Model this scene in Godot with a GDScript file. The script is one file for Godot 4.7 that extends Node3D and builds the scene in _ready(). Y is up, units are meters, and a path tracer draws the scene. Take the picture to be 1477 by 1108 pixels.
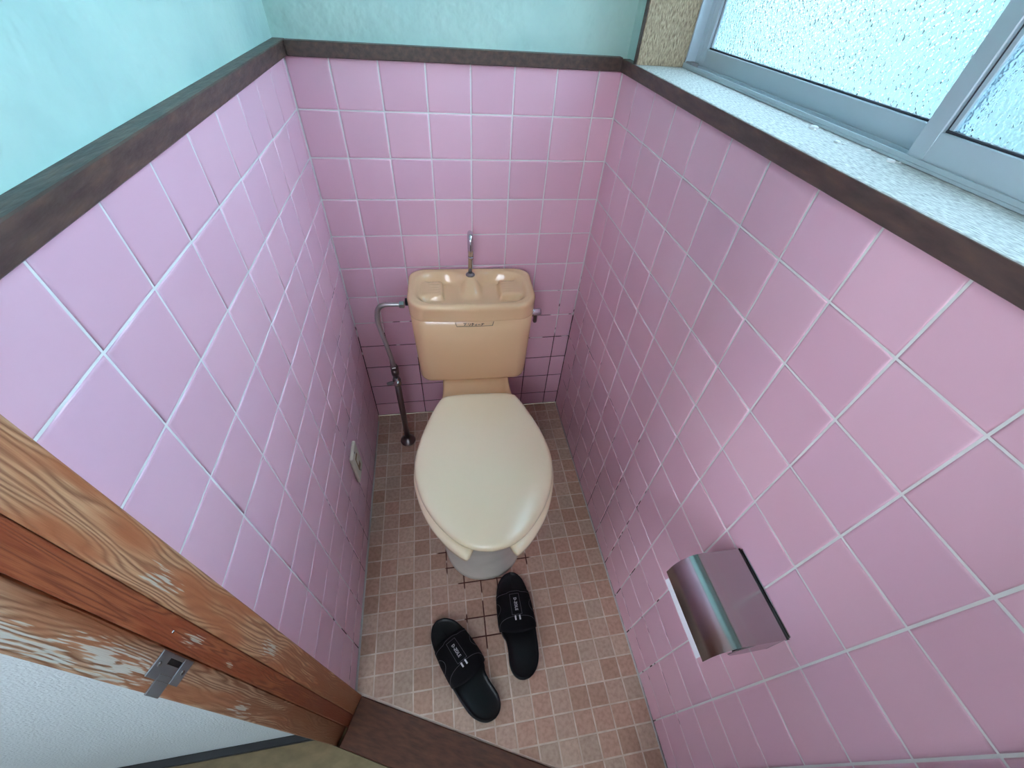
extends Node3D
# A small pink-tiled toilet seen from its doorway. Metres; x right along the back wall, z out of the back wall, floor at y = 0.

const XL := 0.012            # face of the left wall's tiles
const XR := 0.7566           # face of the right wall's tiles
const H1 := 1.0705           # topmost horizontal joint
const DOOR_O := Vector3(0.029, 0.0, 0.933)   # inner foot of the door jamb
const DOOR_A := 24.6         # the doorway stands at an angle to the room
var rng := RandomNumberGenerator.new()
var used := {}
var meshes := {}
var M := {}

# ------------------------------------------------------------------ naming
func numbered(called: String) -> String:
	if not used.has(called):
		used[called] = 0
		return called
	used[called] += 1
	return "%s_%03d" % [called, used[called]]

func node(called: String, at := Vector3.ZERO, turn := 0.0) -> Node3D:
	var o := Node3D.new()
	o.name = numbered(called)
	add_child(o)
	o.position = at
	o.rotation.y = turn
	return o

func tag(o: Node, label: String, category: String, group := "") -> void:
	o.set_meta("label", label)
	o.set_meta("category", category)
	if group != "":
		o.set_meta("group", group)

func struct(o: Node, label: String) -> Node:
	o.set_meta("kind", "structure")
	o.set_meta("label", label)
	return o

func part(called: String, mesh: Mesh, mat: Material, parent: Node, at := Vector3.ZERO, rot := Vector3.ZERO) -> MeshInstance3D:
	var o := MeshInstance3D.new()
	o.mesh = mesh
	o.material_override = mat
	o.cast_shadow = GeometryInstance3D.SHADOW_CASTING_SETTING_ON
	o.name = called if parent != self else numbered(called)
	parent.add_child(o, true)
	o.position = at
	o.rotation = rot
	return o

# ------------------------------------------------------------------ shapes
func build(verts: PackedVector3Array, tris: PackedInt32Array, smooth := true, orient := true, uv := PackedVector2Array()) -> ArrayMesh:
	var vol := 0.0
	for i in range(0, tris.size(), 3):
		vol += verts[tris[i]].dot(verts[tris[i + 1]].cross(verts[tris[i + 2]]))
	var flip := orient and vol > 0.0     # Godot's front faces run clockwise
	var st := SurfaceTool.new()
	st.begin(Mesh.PRIMITIVE_TRIANGLES)
	st.set_smooth_group(0 if smooth else -1)
	for i in range(0, tris.size(), 3):
		var order := [0, 2, 1] if flip else [0, 1, 2]
		for k in order:
			if uv.size():
				st.set_uv(uv[tris[i + k]])
			st.add_vertex(verts[tris[i + k]])
	st.generate_normals()
	return st.commit()

func loft(rings: Array, closed := true, caps := true, smooth := true) -> ArrayMesh:
	var v := PackedVector3Array()
	var t := PackedInt32Array()
	var n: int = rings[0].size()
	for r in rings:
		for p in r:
			v.append(p)
	for i in rings.size() - 1:
		for k in (n if closed else n - 1):
			var a := i * n + k
			var b := i * n + (k + 1) % n
			var c := a + n
			var d := b + n
			t.append_array([a, b, d, a, d, c])
	if caps:
		for e in [0, rings.size() - 1]:
			var mid := Vector3.ZERO
			for p in rings[e]:
				mid += p
			v.append(mid / n)
			var m := v.size() - 1
			for k in n:
				var a: int = e * n + k
				var b: int = e * n + (k + 1) % n
				if e == 0:
					t.append_array([m, b, a])
				else:
					t.append_array([m, a, b])
	return build(v, t, smooth)

func box(s: Vector3, b := 0.002) -> ArrayMesh:
	# a box whose twelve edges are chamfered, flat shaded
	var key := "box%.4f_%.4f_%.4f_%.4f" % [s.x, s.y, s.z, b]
	if meshes.has(key):
		return meshes[key]
	var h := s / 2.0
	b = minf(b, minf(h.x, minf(h.y, h.z)) * 0.9)
	var st := SurfaceTool.new()
	st.begin(Mesh.PRIMITIVE_TRIANGLES)
	st.set_smooth_group(-1)
	for ax in 3:
		for sg in [-1.0, 1.0]:
			var u := (ax + 1) % 3
			var w := (ax + 2) % 3
			var q := []
			for c in [[-1, -1], [1, -1], [1, 1], [-1, 1]]:
				var p := Vector3.ZERO
				p[ax] = sg * h[ax]
				p[u] = c[0] * (h[u] - b)
				p[w] = c[1] * (h[w] - b)
				q.append(p)
			poly(st, q, q[0] + q[2])
	for ax in 3:
		var u := (ax + 1) % 3
		var w := (ax + 2) % 3
		for su in [-1.0, 1.0]:
			for sw in [-1.0, 1.0]:
				var q := []
				for e in [[-1, 0], [1, 0], [1, 1], [-1, 1]]:
					var p := Vector3.ZERO
					p[ax] = e[0] * (h[ax] - b)
					p[u] = su * (h[u] - (b if e[1] == 0 else 0.0))
					p[w] = sw * (h[w] - (0.0 if e[1] == 0 else b))
					q.append(p)
				poly(st, q, q[0] + q[1] + q[2] + q[3])
	for sx in [-1.0, 1.0]:
		for sy in [-1.0, 1.0]:
			for sz in [-1.0, 1.0]:
				poly(st, [Vector3(sx * h.x, sy * (h.y - b), sz * (h.z - b)), Vector3(sx * (h.x - b), sy * h.y, sz * (h.z - b)), Vector3(sx * (h.x - b), sy * (h.y - b), sz * h.z)], Vector3(sx, sy, sz))
	st.generate_normals()
	meshes[key] = st.commit()
	return meshes[key]

func poly(st: SurfaceTool, q: Array, out: Vector3) -> void:
	# convex polygon, turned so that its front looks along out
	var nrm: Vector3 = (q[1] - q[0]).cross(q[2] - q[0])
	var f := q.duplicate()
	if nrm.dot(out) > 0.0:
		f.reverse()
	for i in range(1, f.size() - 1):
		st.add_vertex(f[0])
		st.add_vertex(f[i])
		st.add_vertex(f[i + 1])

func slab(parent: Node, called: String, lo: Vector3, hi: Vector3, mat: Material, b := 0.001) -> MeshInstance3D:
	return part(called, box(hi - lo, b), mat, parent, (lo + hi) / 2.0)

func tile_mesh(w: float, h: float, th: float, b: float) -> ArrayMesh:
	# a glazed tile lying in the xy plane, face at z = 0, with a softly rounded rim
	var key := "tile%.4f_%.4f_%.4f_%.4f" % [w, h, th, b]
	if meshes.has(key):
		return meshes[key]
	var v := PackedVector3Array()
	var n := PackedVector3Array()
	var t := PackedInt32Array()
	var rows := [[b * 3.6, 0.0, 0.0], [b * 1.8, -b * 0.3, 0.22], [b * 0.5, -b * 0.85, 0.6], [0.0, -b * 1.5, 0.95], [0.0, -th, 1.0]]
	for r in rows:
		for c in [[-1, -1], [1, -1], [1, 1], [-1, 1]]:
			v.append(Vector3(c[0] * (w / 2.0 - r[0]), c[1] * (h / 2.0 - r[0]), r[1]))
			var side := Vector3(c[0], c[1], 0.0).normalized()
			n.append((side * r[2] + Vector3(0, 0, 1) * (1.0 - r[2])).normalized())
	t.append_array([0, 2, 1, 0, 3, 2])
	for i in rows.size() - 1:
		for k in 4:
			var a := i * 4 + k
			var c2 := i * 4 + (k + 1) % 4
			t.append_array([a, c2, c2 + 4, a, c2 + 4, a + 4])
	var arr := []
	arr.resize(Mesh.ARRAY_MAX)
	arr[Mesh.ARRAY_VERTEX] = v
	arr[Mesh.ARRAY_NORMAL] = n
	arr[Mesh.ARRAY_INDEX] = t
	var m := ArrayMesh.new()
	m.add_surface_from_arrays(Mesh.PRIMITIVE_TRIANGLES, arr)
	meshes[key] = m
	return m

func prism(outline: PackedVector2Array, y0: float, y1: float, b := 0.0) -> ArrayMesh:
	# an outline in plan (x, z) raised from y0 to y1, its upper rim chamfered by b
	var mid := Vector2.ZERO
	for p in outline:
		mid += p
	mid /= outline.size()
	var rings := []
	for e in ([[0.0, y0], [0.0, y1 - b], [b, y1]] if b > 0.0 else [[0.0, y0], [0.0, y1]]):
		var r := []
		for p in outline:
			var q: Vector2 = p - (p - mid).normalized() * e[0]
			r.append(Vector3(q.x, e[1], q.y))
		rings.append(r)
	return loft(rings, true, true, false)

func lathe(profile: Array, n := 32) -> ArrayMesh:
	# profile of [radius, y] turned about the y axis
	var rings := []
	for p in profile:
		var r := []
		for k in n:
			var a := TAU * k / n
			r.append(Vector3(cos(a) * p[0], p[1], sin(a) * p[0]))
		rings.append(r)
	return loft(rings)

func tube(path: Array, radius, n := 12) -> ArrayMesh:
	# a round bar along a path; radius is a number or one for each point
	var rings := []
	var up := Vector3.UP
	var d0: Vector3 = (path[1] - path[0]).normalized()
	if absf(d0.dot(up)) > 0.9:
		up = Vector3.RIGHT
	var side := d0.cross(up).normalized()
	for i in path.size():
		var d: Vector3
		if i == 0:
			d = path[1] - path[0]
		elif i == path.size() - 1:
			d = path[i] - path[i - 1]
		else:
			d = path[i + 1] - path[i - 1]
		d = d.normalized()
		side = (side - d * side.dot(d)).normalized()
		var other := d.cross(side)
		var rr: float = radius[i] if radius is Array else radius
		var r := []
		for k in n:
			var a := TAU * k / n
			r.append(path[i] + side * cos(a) * rr + other * sin(a) * rr)
		rings.append(r)
	return loft(rings)

func spline(pts: Array, per := 8) -> Array:
	var out := []
	for i in pts.size() - 1:
		var a = pts[maxi(i - 1, 0)]
		var b = pts[i]
		var c = pts[i + 1]
		var d = pts[mini(i + 2, pts.size() - 1)]
		for k in per:
			var t := float(k) / per
			out.append(0.5 * (2.0 * b + (c - a) * t + (2.0 * a - 5.0 * b + 4.0 * c - d) * t * t + (3.0 * b - a - 3.0 * c + d) * t * t * t))
	out.append(pts[-1])
	return out

func inset(outline: Array, d: float) -> Array:
	# a plan outline (Vector2, closed) drawn in by d
	var out := []
	var n := outline.size()
	var area := 0.0
	for i in n:
		area += outline[i].cross(outline[(i + 1) % n])
	for i in n:
		var tangent: Vector2 = (outline[(i + 1) % n] - outline[(i + n - 1) % n]).normalized()
		var inward := Vector2(-tangent.y, tangent.x) * signf(area)
		out.append(outline[i] + inward * d)
	return out

func ring(outline: Array, y: float) -> Array:
	return outline.map(func(p): return Vector3(p.x, y, p.y))

func scaled(outline: Array, mid: Vector2, s: float) -> Array:
	return outline.map(func(p): return mid + (p - mid) * s)

func at_table(table: Array, s: float) -> float:
	for i in table.size() - 1:
		if s <= table[i + 1][0]:
			var f: float = clampf((s - table[i][0]) / (table[i + 1][0] - table[i][0]), 0.0, 1.0)
			return lerpf(table[i][1], table[i + 1][1], f)
	return table[-1][1]

# ------------------------------------------------------------------ materials
func mat(color: Color, rough: float, metal := 0.0, spec := 0.5) -> StandardMaterial3D:
	var m := StandardMaterial3D.new()
	m.albedo_color = color
	m.roughness = rough
	m.metallic = metal
	m.metallic_specular = spec
	return m

func c255(r: float, g: float, b: float) -> Color:
	return Color(r / 255.0, g / 255.0, b / 255.0)

func noise_tex(seed_: int, freq: float, colors: Array, size := 512, octaves := 4, kind := FastNoiseLite.TYPE_SIMPLEX_SMOOTH) -> NoiseTexture2D:
	var n := FastNoiseLite.new()
	n.seed = seed_
	n.frequency = freq
	n.noise_type = kind
	n.fractal_octaves = octaves
	var t := NoiseTexture2D.new()
	t.width = size
	t.height = size
	t.seamless = true
	t.noise = n
	if colors.size():
		var g := Gradient.new()
		var o := PackedFloat32Array()
		var cs := PackedColorArray()
		for c in colors:
			o.append(c[0])
			cs.append(c[1])
		g.offsets = o
		g.colors = cs
		t.color_ramp = g
	return t

func triplanar(m: StandardMaterial3D, scale_: Vector3, world := true) -> StandardMaterial3D:
	m.uv1_triplanar = true
	m.uv1_world_triplanar = world
	m.uv1_scale = scale_
	return m

func relief(m: StandardMaterial3D, t: Texture2D, cm: float) -> StandardMaterial3D:
	m.heightmap_enabled = true
	m.heightmap_texture = t
	m.heightmap_scale = cm
	return m

func noise(seed_: int, freq: float, octaves := 3) -> FastNoiseLite:
	var n := FastNoiseLite.new()
	n.seed = seed_
	n.frequency = freq
	n.fractal_octaves = octaves
	return n

func wood_image(w: int, h: int, seed_: int, lines: float, light: Color, dark: Color, red: Color, chips: Array) -> Array:
	# [colour, height] of sawn softwood whose grain runs down the image; chips: [u, v, radius u, radius v] of old white paint
	var warp := noise(seed_, 0.006, 3)
	var tone := noise(seed_ + 1, 0.011, 3)
	var fine := noise(seed_ + 2, 0.09, 2)
	var flake := noise(seed_ + 3, 0.035, 3)
	var img := Image.create(w, h, false, Image.FORMAT_RGB8)
	var hgt := Image.create(w, h, false, Image.FORMAT_L8)
	for y in h:
		for x in w:
			var u := float(x) / w
			var v := float(y) / h
			var ph := u * lines + warp.get_noise_2d(x * 0.9, y * 0.42) * 4.2 + tone.get_noise_2d(x * 0.6, y * 0.16) * 1.0
			var g := 0.5 + 0.5 * sin(ph * TAU)
			g = pow(g, 0.55)
			var f := fine.get_noise_2d(x * 2.2, y * 0.22)
			var c := dark.lerp(light, clampf(g + f * 0.35, 0.0, 1.0))
			c = c.lerp(red, clampf(tone.get_noise_2d(x * 0.8, y * 0.45) * 1.6 + 0.25, 0.0, 0.85))
			# varnish still sound on the lower length, rubbed off to bare grain higher up, with a ragged edge between
			var sound := smoothstep(-0.10, 0.14, flake.get_noise_2d(x * 0.7, y * 0.16) * 0.9 + (v - 0.60) * 2.6)
			c = c.lerp(red.darkened(0.14).lerp(c, 0.22), sound * 0.85)
			var height := 0.35 + 0.3 * g * (1.0 - 0.6 * sound) + 0.1 * f
			for k in chips:
				var d := Vector2((u - k[0]) / k[2], (v - k[1]) / k[3]).length()
				var q := flake.get_noise_2d(x * 2.6 + y * 0.5, y * 0.5 - x * 0.35) * 1.5 + 0.75 - d + (g - 0.55) * 0.8
				if q > 0.0:
					c = c.lerp(Color(0.80, 0.77, 0.72), clampf(q * 2.2, 0.0, 0.9))
			img.set_pixel(x, y, c)
			hgt.set_pixel(x, y, Color(height, height, height))
	return [ImageTexture.create_from_image(img), ImageTexture.create_from_image(hgt)]

func grout_image(w: int, h: int, seed_: int, long: float, grime: Callable) -> ImageTexture:
	# cement joints, pale where clean and nearly black-red where mould sits in them; grime(a, y) says how much of a place is mouldy
	var n := noise(seed_, 0.03, 3)
	var img := Image.create(w, h, false, Image.FORMAT_RGB8)
	for y in h:
		for x in w:
			var a := (x + 0.5) / w * long
			var up := (1.0 - (y + 0.5) / h) * 1.2
			var q: float = n.get_noise_2d(x, y) * 1.3 + grime.call(a, up)
			var c := Color(0.90, 0.88, 0.87).lerp(Color(0.24, 0.10, 0.11), smoothstep(-0.06, 0.16, q) * 0.92)
			img.set_pixel(x, y, c)
	return ImageTexture.create_from_image(img)

func make_materials() -> void:
	for i in 4:
		var c := [c255(229, 179, 195), c255(226, 175, 192), c255(232, 182, 198), c255(228, 178, 196)][i] as Color
		var m := mat(c, 0.36, 0.0, 0.65)
		M["pink%d" % i] = m
	var speck := noise_tex(9, 0.05, [[0.0, Color(0.86, 0.83, 0.81)], [0.5, Color(0.95, 0.94, 0.93)], [1.0, Color(1, 1, 1)]], 512, 5)
	for i in 6:
		var m := mat([c255(204, 170, 150), c255(198, 161, 139), c255(211, 179, 158), c255(192, 154, 132), c255(205, 164, 143), c255(198, 170, 150)][i], 0.5)
		m.albedo_texture = speck
		triplanar(m, Vector3.ONE * 3.0)
		M["floor%d" % i] = m
	var pl := mat(c255(255, 255, 255), 0.9)
	pl.albedo_texture = noise_tex(21, 0.006, [[0.0, c255(166, 196, 190)], [0.5, c255(176, 205, 197)], [1.0, c255(187, 213, 203)]], 512, 5)
	triplanar(pl, Vector3.ONE * 1.1)
	relief(pl, noise_tex(22, 0.03, [], 512, 5), 0.35)
	M.plaster = pl
	var dw := mat(c255(255, 255, 255), 0.42)
	dw.albedo_texture = noise_tex(31, 0.02, [[0.0, c255(66, 49, 46)], [0.5, c255(84, 64, 58)], [0.8, c255(96, 72, 62)], [1.0, c255(116, 84, 66)]], 512, 5)
	triplanar(dw, Vector3(6, 6, 1.6))
	relief(dw, noise_tex(32, 0.04, [], 512, 4), 0.06)
	M.dark_wood = dw
	var sw := mat(c255(255, 255, 255), 0.7)
	sw.albedo_texture = noise_tex(41, 0.06, [[0.0, c255(132, 130, 128)], [0.4, c255(174, 172, 168)], [0.7, c255(200, 198, 192)], [1.0, c255(218, 216, 210)]], 512, 5)
	triplanar(sw, Vector3(11, 11, 2.6))
	relief(sw, noise_tex(42, 0.05, [], 512, 4), 0.15)
	M.sill = sw
	var rv := mat(c255(255, 255, 255), 0.8)
	rv.albedo_texture = noise_tex(51, 0.06, [[0.0, c255(112, 94, 78)], [0.4, c255(164, 142, 116)], [0.7, c255(186, 164, 136)], [1.0, c255(206, 188, 162)]], 512, 5)
	triplanar(rv, Vector3(9, 2.6, 9))
	relief(rv, noise_tex(52, 0.06, [], 512, 4), 0.2)
	M.reveal = rv
	M.aluminium = mat(c255(186, 196, 204), 0.42, 0.45)
	M.gasket = mat(c255(48, 52, 62), 0.6)
	var gl := mat(Color(0.82, 0.955, 0.995, 0.0), 0.13)
	gl.transparency = BaseMaterial3D.TRANSPARENCY_ALPHA
	gl.refraction_enabled = true
	gl.refraction_scale = 0.05
	triplanar(gl, Vector3.ONE * 6.0)
	relief(gl, noise_tex(61, 0.055, [], 512, 2, FastNoiseLite.TYPE_CELLULAR), 0.14)
	M.frosted = gl
	M.clear_glass = mat(Color(0.95, 1.0, 0.98, 0.05), 0.02)
	M.clear_glass.transparency = BaseMaterial3D.TRANSPARENCY_ALPHA
	var cream := mat(c255(231, 190, 147), 0.16)
	M.cream = cream
	M.cream_plastic = mat(c255(247, 226, 190), 0.24, 0.0, 0.7)
	var gb := mat(c255(255, 255, 255), 0.25)
	gb.albedo_texture = noise_tex(66, 0.01, [[0.0, c255(212, 206, 194)], [1.0, c255(228, 222, 210)]], 256, 3)
	triplanar(gb, Vector3.ONE * 3.0)
	M.grey_china = gb
	M.chrome = mat(c255(200, 200, 202), 0.14, 1.0)
	M.old_chrome = mat(c255(128, 120, 118), 0.3, 1.0)
	M.dull_metal = mat(c255(150, 146, 148), 0.42, 0.7)
	M.hose = mat(c255(196, 192, 190), 0.32, 0.85)
	M.steel = mat(c255(178, 172, 172), 0.2, 1.0)
	M.black_plastic = mat(c255(26, 24, 26), 0.35)
	M.ink = mat(c255(24, 20, 18), 0.5)
	M.white_plastic = mat(c255(214, 200, 182), 0.35)
	var paper := mat(c255(232, 226, 232), 0.95)
	relief(paper, noise_tex(71, 0.08, [], 256, 3), 0.05)
	triplanar(paper, Vector3.ONE * 12.0)
	M.paper = paper
	M.card = mat(c255(150, 120, 90), 0.9)
	M.rubber = mat(c255(12, 12, 14), 0.33, 0.0, 0.35)
	var cloth := mat(c255(13, 12, 15), 0.75, 0.0, 0.3)
	relief(cloth, noise_tex(72, 0.12, [], 256, 2), 0.05)
	triplanar(cloth, Vector3.ONE * 14.0)
	M.cloth = cloth
	M.stitch = mat(c255(92, 90, 96), 0.8)
	M.white_print = mat(c255(222, 222, 222), 0.7)
	M.grey_print = mat(c255(186, 186, 188), 0.7)
	M.caulk = mat(c255(196, 190, 186), 0.5)
	var cw := mat(c255(206, 213, 214), 0.85)
	relief(cw, noise_tex(81, 0.09, [], 512, 3), 0.12)
	triplanar(cw, Vector3.ONE * 4.0)
	M.wallpaper = cw
	M.skirting = mat(c255(30, 31, 34), 0.5)
	var cf := mat(c255(255, 255, 255), 0.5)
	cf.albedo_texture = noise_tex(83, 0.02, [[0.0, c255(112, 96, 66)], [0.5, c255(124, 106, 74)], [1.0, c255(136, 118, 84)]], 512, 5)
	triplanar(cf, Vector3(2, 4, 4))
	M.corridor_floor = cf
	var th := mat(c255(255, 255, 255), 0.4)
	th.albedo_texture = noise_tex(85, 0.02, [[0.0, c255(66, 40, 30)], [0.5, c255(90, 54, 40)], [1.0, c255(108, 68, 48)]], 512, 5)
	triplanar(th, Vector3(2, 6, 8), false)
	M.threshold = th
	M.white_paint = mat(c255(225, 225, 220), 0.8)
	M.outdoor_wall = mat(c255(98, 110, 106), 0.9)
	M.ground = mat(c255(120, 120, 112), 0.95)
	M.leaf = mat(c255(96, 150, 110), 0.8)

# ------------------------------------------------------------------ the scene
func _ready() -> void:
	rng.seed = 4711
	var cam := Camera3D.new()
	cam.name = "camera"
	add_child(cam)
	cam.transform = Transform3D(Basis(Vector3(0.986026, 0.060681, 0.155148), Vector3(0.069580, 0.696171, -0.714496), Vector3(-0.151366, 0.715307, 0.682220)), Vector3(0.3029, 1.3313, 1.1425))
	cam.fov = 2.0 * rad_to_deg(atan(554.0 / 594.554))
	cam.near = 0.02
	cam.far = 100.0
	cam.current = true
	var env := Environment.new()
	env.background_mode = Environment.BG_SKY
	var sky := ProceduralSkyMaterial.new()
	sky.sky_top_color = Color(0.86, 0.91, 0.98)
	sky.sky_horizon_color = Color(0.96, 0.98, 1.0)
	sky.ground_bottom_color = Color(0.42, 0.44, 0.42)
	sky.ground_horizon_color = Color(0.62, 0.64, 0.62)
	sky.energy_multiplier = 9.0
	env.sky = Sky.new()
	env.sky.sky_material = sky
	env.tonemap_mode = Environment.TONE_MAPPER_LINEAR
	env.tonemap_exposure = 2.6
	env.sdfgi_enabled = true
	env.ssao_enabled = true
	env.ssil_enabled = true
	var we := WorldEnvironment.new()
	we.name = "world_environment"
	we.environment = env
	add_child(we)
	make_materials()
	room()
	window()
	doorway()
	corridor()
	outdoors()
	toilet()
	supply()
	outlet()
	holder()
	slippers()
	flakes()

# ------------------------------------------------------------------ tiled room
func tile(parent: Node, at: Vector3, turn: Basis, w: float, h: float) -> void:
	var o := MeshInstance3D.new()
	o.mesh = tile_mesh(snappedf(w, 0.0005), snappedf(h, 0.0005), 0.005, 0.0011)
	o.material_override = M["pink%d" % rng.randi_range(0, 3)]
	o.name = "tile"
	parent.add_child(o, true)
	var tilt := Basis.from_euler(Vector3(rng.randfn(0.0, 0.0022), rng.randfn(0.0, 0.0022), 0.0))
	o.transform = Transform3D(turn * tilt, at)

func tiled_wall(parent: Node, turn: Basis, origin: Vector3, along: Vector3, cuts: Array, slope: float) -> void:
	const GAP := 0.0024
	var rows := [[0.0025, 0.0705]]
	for k in 10:
		rows.append([0.0705 + 0.1 * k, 0.0705 + 0.1 * (k + 1)])
	rows.append([1.0705, 1.1672])
	for c in cuts.size() - 1:
		var a: float = cuts[c]
		var b: float = cuts[c + 1]
		for r in rows:
			var w := b - a - GAP
			var lift: float = slope * (a + b) / 2.0 if r[0] > 0.01 else 0.0
			tile(parent, origin + along * ((a + b) / 2.0) + Vector3(0, (r[0] + r[1]) / 2.0 + lift, 0), turn, w, r[1] - r[0] - GAP)

func grout_plane(parent: Node, origin: Vector3, along: Vector3, long: float, seed_: int, grime: Callable) -> void:
	# the bed of joint cement behind the tiles, 10 mm thick
	var m := mat(Color.WHITE, 0.85)
	m.albedo_texture = grout_image(int(long * 420), 500, seed_, long, grime)
	m.texture_repeat = false
	var back := along.cross(Vector3.UP).normalized()
	if back.dot(Vector3(0.38, 0.6, 0.6) - origin) > 0.0:
		back = -back
	var v := PackedVector3Array()
	var uv := PackedVector2Array()
	for d in [0.0, 0.012]:
		for c in [[0, 0], [1, 0], [1, 1], [0, 1]]:
			v.append(origin + along * long * c[0] + Vector3(0, 1.17 * c[1], 0) + back * d)
			uv.append(Vector2(c[0], 1.0 - c[1] * 1.17 / 1.2))
	var mid := origin + along * long / 2.0 + Vector3(0, 0.585, 0) + back * 0.006
	for i in v.size():
		v[i] -= mid
	part("grout", build(v, PackedInt32Array([0, 1, 2, 0, 2, 3, 4, 6, 5, 4, 7, 6, 0, 4, 5, 0, 5, 1, 1, 5, 6, 1, 6, 2, 2, 6, 7, 2, 7, 3, 3, 7, 4, 3, 4, 0]), false, true, uv), m, parent, mid)

func room() -> void:
	# --- back wall
	var back := node("wall_back")
	struct(back, "pink tiled back wall with pale green plaster above the dark rail")
	var cuts := [XL]
	for k in 7:
		cuts.append(0.1 * (k + 1))
	cuts.append(XR)
	tiled_wall(back, Basis.IDENTITY, Vector3.ZERO, Vector3.RIGHT, cuts, 0.0)
	grout_plane(back, Vector3(0.0, 0, -0.0014), Vector3.RIGHT, 0.77, 101, func(a, y): return (0.425 - y) * 5.5)
	slab(back, "masonry", Vector3(-0.1, -0.02, -0.12), Vector3(0.95, 1.166, -0.0125), M.white_paint)
	slab(back, "plaster", Vector3(-0.1, 1.166, -0.12), Vector3(0.95, 2.4, -0.010), M.plaster)
	# --- left wall
	var left := node("wall_left")
	struct(left, "pink tiled left wall with pale green plaster above the dark rail")
	cuts = [0.0, 0.0193]
	for k in 8:
		cuts.append(0.1201 + 0.1008 * k)
	cuts.append(0.9262)
	tiled_wall(left, Basis(Vector3.UP, PI / 2), Vector3(XL, 0, 0), Vector3.BACK, cuts, 0.004)
	grout_plane(left, Vector3(XL - 0.0014, 0, -0.003), Vector3.BACK, 0.935, 102, func(a, y): return (0.44 - y) * 2.3 - maxf(0.0, a - 0.30) * 1.7)
	slab(left, "masonry", Vector3(-0.1, -0.02, -0.1), Vector3(XL - 0.013, 1.166, 0.915), M.white_paint)
	slab(left, "plaster", Vector3(-0.1, 1.166, -0.0105), Vector3(-0.003, 2.4, 0.915), M.plaster)
	# --- right wall
	var right := node("wall_right")
	struct(right, "pink tiled right wall below the window sill")
	cuts = [0.0]
	for k in 12:
		cuts.append(0.0955 + 0.1 * k)
	cuts.append(1.262)
	tiled_wall(right, Basis(Vector3.UP, -PI / 2), Vector3(XR, 0, 0), Vector3.BACK, cuts, 0.0)
	grout_plane(right, Vector3(XR + 0.0014, 0, -0.003), Vector3.BACK, 1.30, 103, func(a, y): return (0.30 - y) * 2.0 - maxf(0.0, a - 0.42) * 1.1)
	slab(right, "masonry", Vector3(XR + 0.013, -0.02, -0.1), Vector3(0.95, 1.166, 1.42), M.white_paint)
	slab(right, "plaster", Vector3(0.764, 1.166, -0.0105), Vector3(0.95, 2.4, 0.077), M.plaster)
	slab(right, "plaster", Vector3(0.764, 2.12, 0.077), Vector3(0.95, 2.4, 1.42), M.plaster)
	slab(right, "plaster", Vector3(0.764, 1.166, 1.295), Vector3(0.95, 2.12, 1.42), M.plaster)
	# --- rails that cap the tiles
	var rb := node("trim_1")
	struct(rb, "dark wooden rail capping the tiles of the back wall")
	slab(rb, "rail", Vector3(0.0215, 1.1665, -0.011), Vector3(0.7475, 1.1925, 0.010), M.dark_wood, 0.0012)
	var rl := node("trim_2")
	struct(rl, "dark wooden rail capping the tiles of the left wall")
	slab(rl, "rail", Vector3(-0.004, 1.1665, -0.011), Vector3(0.0215, 1.193, 0.9255), M.dark_wood, 0.0015)
	# --- ceiling
	var ceil := node("ceiling")
	struct(ceil, "plain white ceiling of the toilet room")
	slab(ceil, "board", Vector3(-0.1, 2.3, -0.12), Vector3(0.95, 2.4, 1.42), M.white_paint)
	floor_tiles()

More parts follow.
